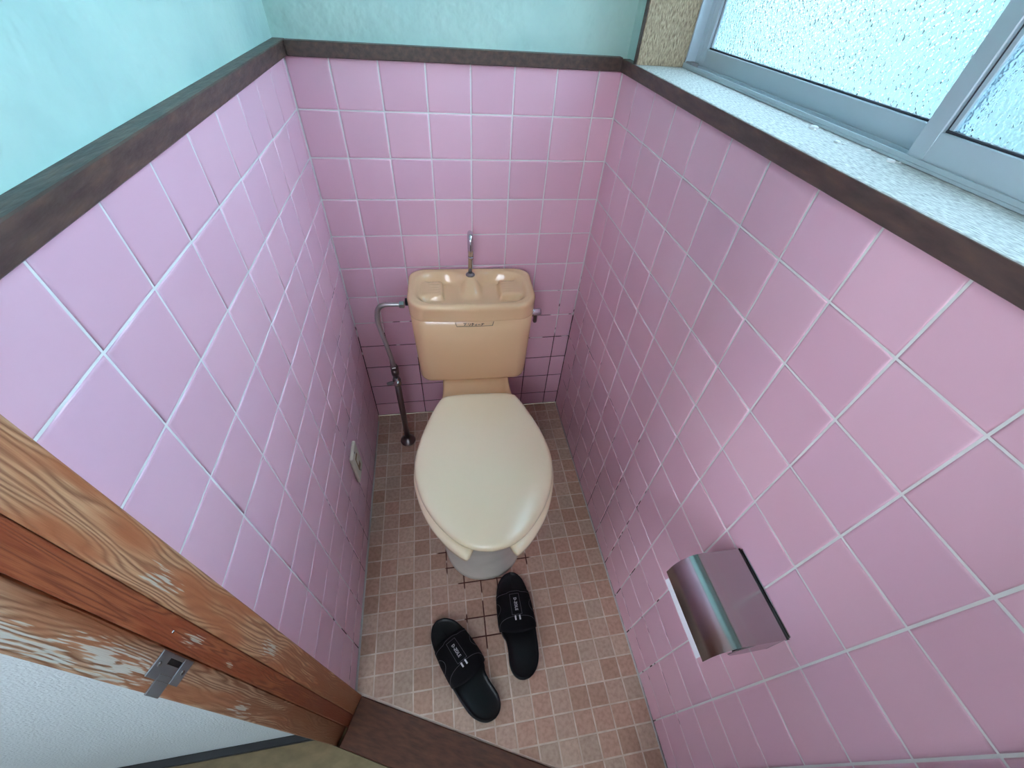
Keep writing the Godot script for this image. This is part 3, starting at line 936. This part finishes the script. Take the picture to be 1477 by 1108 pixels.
func cistern(t: Node3D) -> void:
	var dx := -0.0075
	var k := node_part("cistern", t)
	k.position = Vector3(dx, 0, 0)
	var body := []
	for e in [[0.386, 0.150, 0.042, 0.196, 0.004, 0.03], [0.3865, 0.158, 0.036, 0.204, 0.004, 0.032], [0.391, 0.164, 0.033, 0.2085, 0.005, 0.034], [0.40, 0.1665, 0.031, 0.210, 0.006, 0.034], [0.45, 0.1685, 0.030, 0.211, 0.007, 0.036], [0.55, 0.172, 0.029, 0.213, 0.008, 0.04], [0.628, 0.1745, 0.029, 0.2145, 0.009, 0.042]]:
		body.append(ring(tank_outline(e[1], e[2], e[3], e[4], e[5]), e[0]))
	part("tank", loft(body), M.cream, k)
	# cover with the hand-wash basin: skirt, rolled rim, and the basin's relief as rings drawn inwards
	var o := tank_outline(0.1785, 0.0275, 0.218, 0.012, 0.052, 14)
	var so := tank_outline(0.1765, 0.0285, 0.2155, 0.010, 0.046, 14)
	var rings := [ring(inset(so, 0.004), 0.6285), ring(so, 0.6292), ring(so, 0.632), ring(inset(so, -0.0005), 0.648), ring(inset(o, 0.0005), 0.664), ring(o, 0.671), ring(inset(o, 0.0012), 0.6755), ring(inset(o, 0.0038), 0.6788), ring(inset(o, 0.0085), 0.680)]
	var base := inset(o, 0.0085)
	var mid := Vector2(0, 0.126)
	for i in 52:
		var s := 1.0 - (i + 1) / 52.5
		var r := []
		for p in scaled(base, mid, s):
			r.append(Vector3(p.x, 0.680 + basin(p), p.y))
		rings.append(r)
	part("basin_cover", loft(rings), M.cream, k).set_meta("label", "cream cistern cover shaped as a shallow hand basin")
	# faucet
	var bz := 0.0665
	var f := node_part("faucet", k)
	f.position = Vector3(0.0, 0.6795, bz)
	part("flange", lathe([[0.0, 0.0], [0.0135, 0.0], [0.0135, 0.002], [0.0115, 0.005], [0.007, 0.0075], [0.0, 0.008]], 28), M.old_chrome, f)
	var path := [Vector3(0, 0.005, 0), Vector3(0, 0.06, 0), Vector3(0, 0.116, 0)]
	for i in range(1, 13):
		var a := PI * i / 12.0
		path.append(Vector3(0.0, 0.116 + sin(a) * 0.0195, 0.0195 - cos(a) * 0.0195))
	path.append(Vector3(0, 0.10, 0.039))
	path.append(Vector3(0, 0.078, 0.039))
	var fat := []
	for q in path:
		fat.append(0.0060 if q.z < 0.001 and q.y < 0.10 else 0.0074)
	part("spout", tube(path, fat, 20), M.chrome, f)
	part("tip", lathe([[0.0072, 0.0], [0.0079, 0.002], [0.0079, 0.006], [0.0074, 0.007]], 20), M.chrome, f, Vector3(0, 0.074, 0.039))
	part("inlet", lathe([[0.0, 0.0], [0.0115, 0.0], [0.0115, 0.026], [0.0, 0.026]], 20), M.black_plastic, k, Vector3(-0.1952, 0.604, 0.0870), Vector3(0, 0, -PI / 2))
	# flush lever on the right
	var l := node_part("lever", k)
	l.position = Vector3(0.176, 0.602, 0.150)
	part("boss", lathe([[0.0, 0.0], [0.013, 0.0], [0.0135, 0.003], [0.0115, 0.012], [0.0115, 0.026], [0.010, 0.029], [0.0, 0.0295]], 24), M.chrome, l, Vector3(0, 0, 0), Vector3(0, 0, -PI / 2))
	part("handle", box(Vector3(0.010, 0.032, 0.014), 0.003), M.old_chrome, l, Vector3(0.014, -0.022, 0.0))
	# name badge: thin outline and brushed script in dark ink
	var b := node_part("badge", k)
	var front := func(x: float) -> float: return 0.2143 + 0.0095 * (1.0 - (x / 0.1755) * (x / 0.1755))
	var seg := func(a: Vector2, c: Vector2, r: float) -> void:
		var x0 := 0.0005
		part("stroke", tube([Vector3(a.x, a.y, front.call(a.x) + x0), Vector3((a.x + c.x) / 2, (a.y + c.y) / 2, front.call((a.x + c.x) / 2) + x0), Vector3(c.x, c.y, front.call(c.x) + x0)], r, 6), M.ink, b)
	var bx := 0.003
	var y1 := 0.6265
	var y0 := 0.6125
	seg.call(Vector2(bx - 0.053, y1), Vector2(bx - 0.050, y0), 0.0007)
	seg.call(Vector2(bx - 0.050, y0), Vector2(bx, y0), 0.0006)
	seg.call(Vector2(bx, y0), Vector2(bx + 0.050, y0 + 0.0005), 0.0006)
	seg.call(Vector2(bx + 0.050, y0), Vector2(bx + 0.053, y1), 0.0007)
	# プリティーナ in strokes, each glyph about 8 mm wide
	var glyphs := [
		[-0.031, [[0, 9, 6, 9], [6, 9, 5, 5], [5, 5, 2, 1], [7, 10, 8, 11]]],
		[-0.018, [[1, 9, 1, 5], [6, 9, 6, 5], [6, 5, 3, 0]]],
		[-0.009, [[1, 9, 6, 9], [0, 6, 8, 6], [4, 6, 3, 2], [3, 2, 1, 0]]],
		[0.001, [[5, 6, 1, 3], [3, 4, 3, 0]]],
		[0.008, [[0, 4, 8, 4]]],
		[0.018, [[0, 6, 9, 6], [5, 9, 4, 4], [4, 4, 1, 0]]]]
	for g in glyphs:
		for s in g[1]:
			seg.call(Vector2(bx + g[0] + s[0] * 0.001, 0.6145 + s[1] * 0.00092), Vector2(bx + g[0] + s[2] * 0.001, 0.6145 + s[3] * 0.00092), 0.00075)

func basin(p: Vector2) -> float:
	# depth of the hand basin under its rim at a place in plan: floor, plinth of the faucet, two ribbed soap rests
	var q := Vector2(p.x / 0.1595, (p.y - 0.128) / 0.0835)
	var e := pow(pow(absf(q.x), 4.5) + pow(absf(q.y), 3.4), 1.0 / 4.0)
	var y := -0.030 * smoothstep(1.02, 0.78, e) - 0.004 * smoothstep(0.9, 0.0, e)
	# plinth: a wedge level with the rim at the back, its tip under the faucet, sloping down to the basin floor
	var w := lerpf(0.046, 0.011, smoothstep(0.045, 0.084, p.y))
	var ridge := smoothstep(w + 0.026, w * 0.8, absf(p.x)) * smoothstep(0.150, 0.080, p.y)
	y = lerpf(y, -0.0005, ridge)
	# soap rests: ribbed shelves that grow out of the side walls
	var ax := absf(p.x)
	var m := smoothstep(0.076, 0.086, ax) * smoothstep(0.160, 0.149, p.y) * smoothstep(0.070, 0.082, p.y) * smoothstep(0.158, 0.146, ax)
	if m > 0.0:
		var ribs := smoothstep(0.088, 0.096, ax) * smoothstep(0.146, 0.138, ax)
		y = lerpf(y, maxf(y, -0.0115 + 0.0018 * cos((p.y - 0.115) * TAU / 0.013) * ribs), m)
	return y

# ------------------------------------------------------------------ water supply
func supply() -> void:
	var s := node("water_supply_pipe", Vector3(0.1315, 0, 0.1375))
	tag(s, "chrome supply pipe with stop valve and ribbed hose left of the cistern", "pipe")
	part("pipe", tube([Vector3(0, 0.0, 0), Vector3(0.0, 0.16, -0.006), Vector3(0, 0.315, -0.010)], 0.0105, 20), M.old_chrome, s)
	part("flange", lathe([[0.0, 0.0], [0.0275, 0.0], [0.0285, 0.004], [0.026, 0.010], [0.018, 0.016], [0.013, 0.024], [0.0, 0.024]], 32), M.old_chrome, s)
	var v := node_part("valve", s)
	v.position = Vector3(0, 0.318, -0.010)
	part("body", lathe([[0.0, 0.0], [0.0135, 0.0], [0.0135, 0.012], [0.0105, 0.016], [0.0105, 0.034], [0.0125, 0.036], [0.0125, 0.056], [0.0, 0.056]], 24), M.old_chrome, v)
	part("stem", tube([Vector3(0, 0.024, 0), Vector3(0.004, 0.026, 0.018), Vector3(0.007, 0.027, 0.032)], 0.008, 16), M.chrome, v)
	part("knob", lathe([[0.0, 0.0], [0.010, 0.0], [0.0125, 0.004], [0.0115, 0.010], [0.0, 0.012]], 20), M.chrome, v, Vector3(0.007, 0.027, 0.030), Vector3(PI / 2, 0, 0))
	part("handle", loft_bar([Vector3(-0.006, 0.004, 0.006), Vector3(-0.020, 0.003, 0.009), Vector3(-0.032, 0.002, 0.010)], [0.005, 0.0065, 0.0045]), M.dull_metal, v)
	part("nut", hex_nut(0.013, 0.018), M.old_chrome, v, Vector3(0, 0.056, 0))
	# ribbed metal hose
	var path := spline([Vector3(0.0, 0.390, -0.010), Vector3(-0.004, 0.425, -0.012), Vector3(-0.013, 0.475, -0.022), Vector3(-0.0235, 0.525, -0.036), Vector3(-0.026, 0.560, -0.042), Vector3(-0.018, 0.592, -0.044), Vector3(0.002, 0.605, -0.044), Vector3(0.043, 0.604, -0.044)], 18)
	var rr := []
	for i in path.size():
		rr.append(0.0064 + 0.0014 * (1.0 if i % 2 == 0 else -1.0))
	part("hose", tube(path, rr, 14), M.hose, s)
	part("nut", hex_nut(0.011, 0.016), M.chrome, s, Vector3(0.043, 0.604, -0.044), Vector3(0, 0, -PI / 2))

func loft_bar(path: Array, r: Array) -> ArrayMesh:
	return tube(path, r, 14)

func hex_nut(r: float, h: float) -> ArrayMesh:
	var rings := []
	for e in [[0.86, 0.0], [1.0, 0.1], [1.0, 0.9], [0.86, 1.0]]:
		var q := []
		for k in 6:
			q.append(Vector3(cos(TAU * k / 6) * r * e[0], h * e[1], sin(TAU * k / 6) * r * e[0]))
		rings.append(q)
	return loft(rings, true, true, false)

func outlet() -> void:
	var o := node("wall_outlet", Vector3(XL, 0.272, 0.404))
	tag(o, "small ivory socket plate low on the left pink tiles", "outlet")
	part("plate", box(Vector3(0.009, 0.118, 0.071), 0.003), M.white_plastic, o, Vector3(0.0052, 0, 0))
	part("insert", box(Vector3(0.004, 0.060, 0.024), 0.0012), M.card, o, Vector3(0.0095, 0, 0))
	part("socket", box(Vector3(0.003, 0.026, 0.020), 0.001), M.white_plastic, o, Vector3(0.0112, 0.008, 0))
	for s in [-0.045, 0.045]:
		part("screw", lathe([[0.0035, 0.0], [0.0035, 0.0008], [0.0, 0.0012]], 12), M.old_chrome, o, Vector3(0.0096, s, 0), Vector3(0, 0, -PI / 2))

# ------------------------------------------------------------------ paper holder
func sheet(profile: Array, z0: float, z1: float, th: float) -> ArrayMesh:
	# a bent plate: profile of (x, y) swept along z, th thick
	var n := profile.size()
	var loop := []
	for i in n:
		loop.append(profile[i])
	for i in range(n - 1, -1, -1):
		var d: Vector2 = (profile[mini(i + 1, n - 1)] - profile[maxi(i - 1, 0)]).normalized()
		loop.append(profile[i] + Vector2(-d.y, d.x) * th)
	var st := SurfaceTool.new()
	st.begin(Mesh.PRIMITIVE_TRIANGLES)
	var m := loop.size()
	for k in m:
		var a: Vector2 = loop[k]
		var b: Vector2 = loop[(k + 1) % m]
		var along := (b - a).normalized()
		var mid: Vector2 = (profile[mini(k, m - 1 - k)] + loop[m - 1 - mini(k, m - 1 - k)]) / 2.0
		var out := Vector2(-along.y, along.x)
		if out.dot((a + b) / 2.0 - mid) < 0.0:
			out = -out
		if k == n - 1 or k == m - 1:
			st.set_smooth_group(-1)
			out = (a + b) / 2.0 - (profile[n / 2])
		else:
			st.set_smooth_group(1 if k < n else 2)
		poly(st, [Vector3(a.x, a.y, z0), Vector3(b.x, b.y, z0), Vector3(b.x, b.y, z1), Vector3(a.x, a.y, z1)], Vector3(out.x, out.y, 0))
	st.set_smooth_group(-1)
	for z in [z0, z1]:
		for i in n - 1:
			poly(st, [Vector3(loop[i].x, loop[i].y, z), Vector3(loop[i + 1].x, loop[i + 1].y, z), Vector3(loop[m - 2 - i].x, loop[m - 2 - i].y, z), Vector3(loop[m - 1 - i].x, loop[m - 1 - i].y, z)], Vector3(0, 0, z - (z0 + z1) / 2.0))
	st.generate_normals()
	return st.commit()

func holder() -> void:
	var h := node("toilet_paper_holder", Vector3(XR, 0.683, 0.998))
	tag(h, "polished steel paper holder with hinged cover on the right pink tiles", "paper holder")
	var zw := 0.0655
	# cover: flat from the hinge, then a fold and a long curve down in front of the roll
	var prof := [Vector2(-0.006, 0.0), Vector2(-0.030, 0.001), Vector2(-0.052, 0.002), Vector2(-0.070, 0.003), Vector2(-0.0735, 0.0028)]
	for i in range(1, 13):
		var a := deg_to_rad(84.0) * i / 12.0
		prof.append(Vector2(-0.0735 - sin(a) * 0.034, 0.0028 - (1.0 - cos(a)) * 0.052))
	prof.append(Vector2(-0.1085, -0.062))
	part("cover", sheet(prof, -zw, zw, -0.0012), M.steel, h)
	part("back_plate", box(Vector3(0.0016, 0.070, 0.128), 0.0006), M.steel, h, Vector3(-0.0012, -0.030, 0))
	part("hinge", tube([Vector3(-0.004, -0.001, -zw), Vector3(-0.004, -0.001, zw)], 0.0032, 12), M.black_plastic, h)
	for s in [-1.0, 1.0]:
		var arm := []
		for p in [Vector2(-0.0012, 0.002), Vector2(-0.0012, -0.064), Vector2(-0.040, -0.070), Vector2(-0.062, -0.066), Vector2(-0.072, -0.052), Vector2(-0.066, -0.034), Vector2(-0.045, -0.012), Vector2(-0.020, -0.004)]:
			arm.append(p)
		var rings := []
		for z in [s * 0.0625, s * 0.0638]:
			var r := []
			for p in arm:
				r.append(Vector3(p.x, p.y, z))
			rings.append(r)
		part("side_arm", loft(rings, true, true, false), M.steel, h)
		part("spindle", tube([Vector3(-0.052, -0.050, s * 0.0624), Vector3(-0.052, -0.050, s * 0.050)], 0.011, 16), M.black_plastic, h)
	# the roll, with its loose end hanging in front of the cover's edge
	var r2 := node("toilet_roll", Vector3(XR - 0.052, 0.633, 0.998))
	tag(r2, "white toilet roll under the steel cover, its end hanging out", "toilet roll")
	var prof2 := [[0.0175, -0.056], [0.041, -0.056], [0.0425, -0.0545], [0.0425, 0.0545], [0.041, 0.056], [0.0175, 0.056], [0.0175, -0.056]]
	var rg := []
	for p in prof2:
		var q := []
		for k in 40:
			q.append(Vector3(cos(TAU * k / 40) * p[0], sin(TAU * k / 40) * p[0], p[1]))
		rg.append(q)
	part("paper", loft(rg, true, false), M.paper, r2)
	var end := [Vector2(-0.012, 0.0408), Vector2(-0.026, 0.0335), Vector2(-0.038, 0.0245), Vector2(-0.0475, 0.012), Vector2(-0.0535, -0.004), Vector2(-0.0568, -0.014), Vector2(-0.0598, -0.0245)]
	part("loose_end", sheet(end, -0.056, 0.0585, 0.0006), M.paper, r2)

# ------------------------------------------------------------------ slippers
func slippers() -> void:
	var a := slipper(1.0)
	a.position = Vector3(0.4485, 0.0015, 0.6885)
	a.rotation.y = deg_to_rad(-0.5)
	tag(a, "black slipper pointing straight at the toilet, its toe touching the grey foot", "slipper", "pair of black slippers")
	var b := slipper(-1.0)
	b.position = Vector3(0.2225, 0.0015, 0.7925)
	b.rotation.y = atan2(0.1375, 0.2375)
	tag(b, "black slipper lying turned askew on the open floor by the threshold", "slipper", "pair of black slippers")

func strap(s: float, f: float, side: float, lift := 0.0) -> Vector3:
	# a point of the strap: s from the toe (m), f from -1 (inner edge) over the top to 1
	var wi := at_table([[0.0, 0.03], [0.03, 0.041], [0.06, 0.0505], [0.10, 0.0535], [0.14, 0.054], [0.17, 0.050]], s)
	var wo := at_table([[0.0, 0.03], [0.03, 0.037], [0.06, 0.0455], [0.10, 0.0505], [0.14, 0.0525], [0.18, 0.052]], s)
	var top := at_table([[0.05, 0.040], [0.08, 0.047], [0.12, 0.056], [0.17, 0.066]], s) + lift
	var a := f * PI / 2.0
	var w := (wo if f > 0.0 else wi) + lift * 0.6
	var x := signf(sin(a)) * pow(absf(sin(a)), 0.8) * w
	var y := 0.012 + (top - 0.012) * pow(maxf(cos(a), 0.0), 0.62)
	return Vector3(x * side, y, s)

func slipper(side: float) -> Node3D:
	var o := node("slipper")
	var inner := [[0.0, 0.0], [0.004, 0.014], [0.012, 0.026], [0.03, 0.040], [0.06, 0.049], [0.10, 0.0505], [0.14, 0.049], [0.165, 0.0455], [0.182, 0.037], [0.205, 0.0345], [0.235, 0.035], [0.253, 0.031], [0.266, 0.0225], [0.273, 0.012], [0.2755, 0.0]]
	var outr := [[0.0, 0.0], [0.004, 0.014], [0.012, 0.024], [0.03, 0.036], [0.06, 0.044], [0.10, 0.049], [0.14, 0.051], [0.18, 0.0505], [0.205, 0.0495], [0.232, 0.046], [0.253, 0.037], [0.266, 0.0255], [0.273, 0.013], [0.2755, 0.0]]
	var pr := []
	for e in outr:
		pr.append(Vector2(e[1] * side, e[0]))
	var pl := []
	for e in inner:
		pl.append(Vector2(-e[1] * side, e[0]))
	var right := spline(pr, 5)
	var leftp := spline(pl, 5)
	leftp.reverse()
	var ol := right.duplicate()
	for i in range(1, leftp.size() - 1):
		ol.append(leftp[i])
	var mid := Vector2(0.0, 0.14)
	var rings := [ring(inset(ol, 0.004), 0.0), ring(inset(ol, 0.0008), 0.002), ring(ol, 0.008), ring(ol, 0.017), ring(inset(ol, 0.0012), 0.0205), ring(inset(ol, 0.0035), 0.0215)]
	for e in [[0.006, 0.0195], [0.010, 0.0175]]:
		rings.append(ring(inset(ol, e[0]), e[1]))
	var bs := inset(ol, 0.010)
	for e in [[0.82, 0.0165], [0.6, 0.0160], [0.35, 0.0160], [0.12, 0.0160]]:
		var r := []
		for p in scaled(bs, mid, e[0]):
			r.append(Vector3(p.x, e[1] + 0.003 * smoothstep(0.20, 0.12, p.y) * smoothstep(0.05, 0.12, p.y), p.y))
		rings.append(r)
	part("sole", loft(rings), M.rubber, o)
	# strap across the instep: an arched band with thickness
	var outs := []
	for i in 21:
		var u := i / 20.0
		var arc := []
		for k in 33:
			var f := -1.0 + 2.0 * k / 32.0
			var front := 0.060 + 0.006 * f * f
			var rear := 0.172 - 0.010 * absf(f) * absf(f) + 0.004 * cos(f * PI)
			arc.append(strap(lerpf(front, rear, u), f, side))
		for k in range(32, -1, -1):
			var f := -1.0 + 2.0 * k / 32.0
			var front := 0.060 + 0.006 * f * f
			var rear := 0.172 - 0.010 * absf(f) * absf(f) + 0.004 * cos(f * PI)
			arc.append(strap(lerpf(front, rear, u), f, side, -0.0035))
		outs.append(arc)
	var up := part("strap", loft(outs), M.cloth, o)
	# stitching
	var lines := [[], [], [], []]
	for i in 25:
		var f := -0.92 + 1.84 * i / 24.0
		lines[0].append(strap(0.068 + 0.006 * f * f - 0.004 * smoothstep(0.25, 0.1, absf(f)), f, side, 0.0002))
		lines[1].append(strap(0.134 + 0.024 * f * f, f, side, 0.0002))
		var g := PI * i / 24.0
		lines[2].append(strap(0.106 + 0.018 * cos(g), 0.90 - 0.40 * sin(g), side, 0.0002))
		lines[3].append(strap(0.106 + 0.016 * cos(g), -0.90 + 0.34 * sin(g), side, 0.0002))
	for l in lines:
		part("stitching", tube(l, 0.00055, 6), M.stitch, up)
	var q := [Vector2(0.072, -0.12), Vector2(0.072, 0.12), Vector2(0.130, 0.12), Vector2(0.130, -0.12), Vector2(0.072, -0.12)]
	for i in 4:
		var l := []
		for k in 5:
			var p: Vector2 = q[i].lerp(q[i + 1], k / 4.0)
			l.append(strap(p.x, p.y, side, 0.0002))
		part("stitching", tube(l, 0.0005, 6), M.stitch, up)
	for f in [-0.042, 0.042]:
		part("mark", tube([strap(0.133, f, side, 0.0), strap(0.138, f, side, 0.0002), strap(0.1445, f, side, 0.0002)], 0.0021, 8), M.white_print, up)
	# lettering down the middle of the strap
	var tm := TextMesh.new()
	tm.text = "D-ZOLE"
	var font := SystemFont.new()
	font.font_names = PackedStringArray(["Droid Sans"])
	font.font_weight = 700
	tm.font = font
	tm.font_size = 16
	tm.pixel_size = 0.00070
	tm.depth = 0.0004
	var a := strap(0.078, 0.0, side, 0.0004)
	var b := strap(0.126, 0.0, side, 0.0004)
	var xax := (b - a).normalized()
	var zax := Vector3.RIGHT.cross(xax)
	if zax.y < 0.0:
		zax = -zax
	var lt := part("lettering", tm, M.grey_print, up)
	lt.transform = Transform3D(Basis(xax, zax.cross(xax), zax), (a + b) / 2.0 + zax * 0.0004)
	return o

func flakes() -> void:
	var spots := [[0.837, 0.552, 0.0068, 0.6], [0.824, 0.617, 0.0044, 1.4], [0.844, 0.648, 0.0034, 0.2], [0.840, 0.688, 0.0052, 2.2]]
	var labels := ["largest white paint flake on the window sill", "paint flake lying nearest the dark edge of the window sill", "smallest crumb of white paint against the window track", "white paint flake on the sill below the meeting window stiles"]
	for i in 4:
		var s = spots[i]
		var f := node("paint_flake", Vector3(s[0], 1.1917, s[1]), s[3])
		tag(f, labels[i], "flake", "paint flakes on the window sill")
		var r: float = s[2]
		var pts := PackedVector2Array([Vector2(-r, -r * 0.6), Vector2(r * 0.7, -r * 0.8), Vector2(r, r * 0.3), Vector2(r * 0.1, r * 0.9), Vector2(-r * 0.8, r * 0.5)])
		part("chip", prism(pts, 0.0, r * 0.5, r * 0.2), M.white_print, f)
		part("crumb", prism(PackedVector2Array([Vector2(-r * 0.3, -r * 0.2), Vector2(r * 0.3, -r * 0.3), Vector2(0, r * 0.35)]), 0.0, r * 0.3, r * 0.1), M.white_print, f, Vector3(-r * 1.7, 0, r * 0.8))
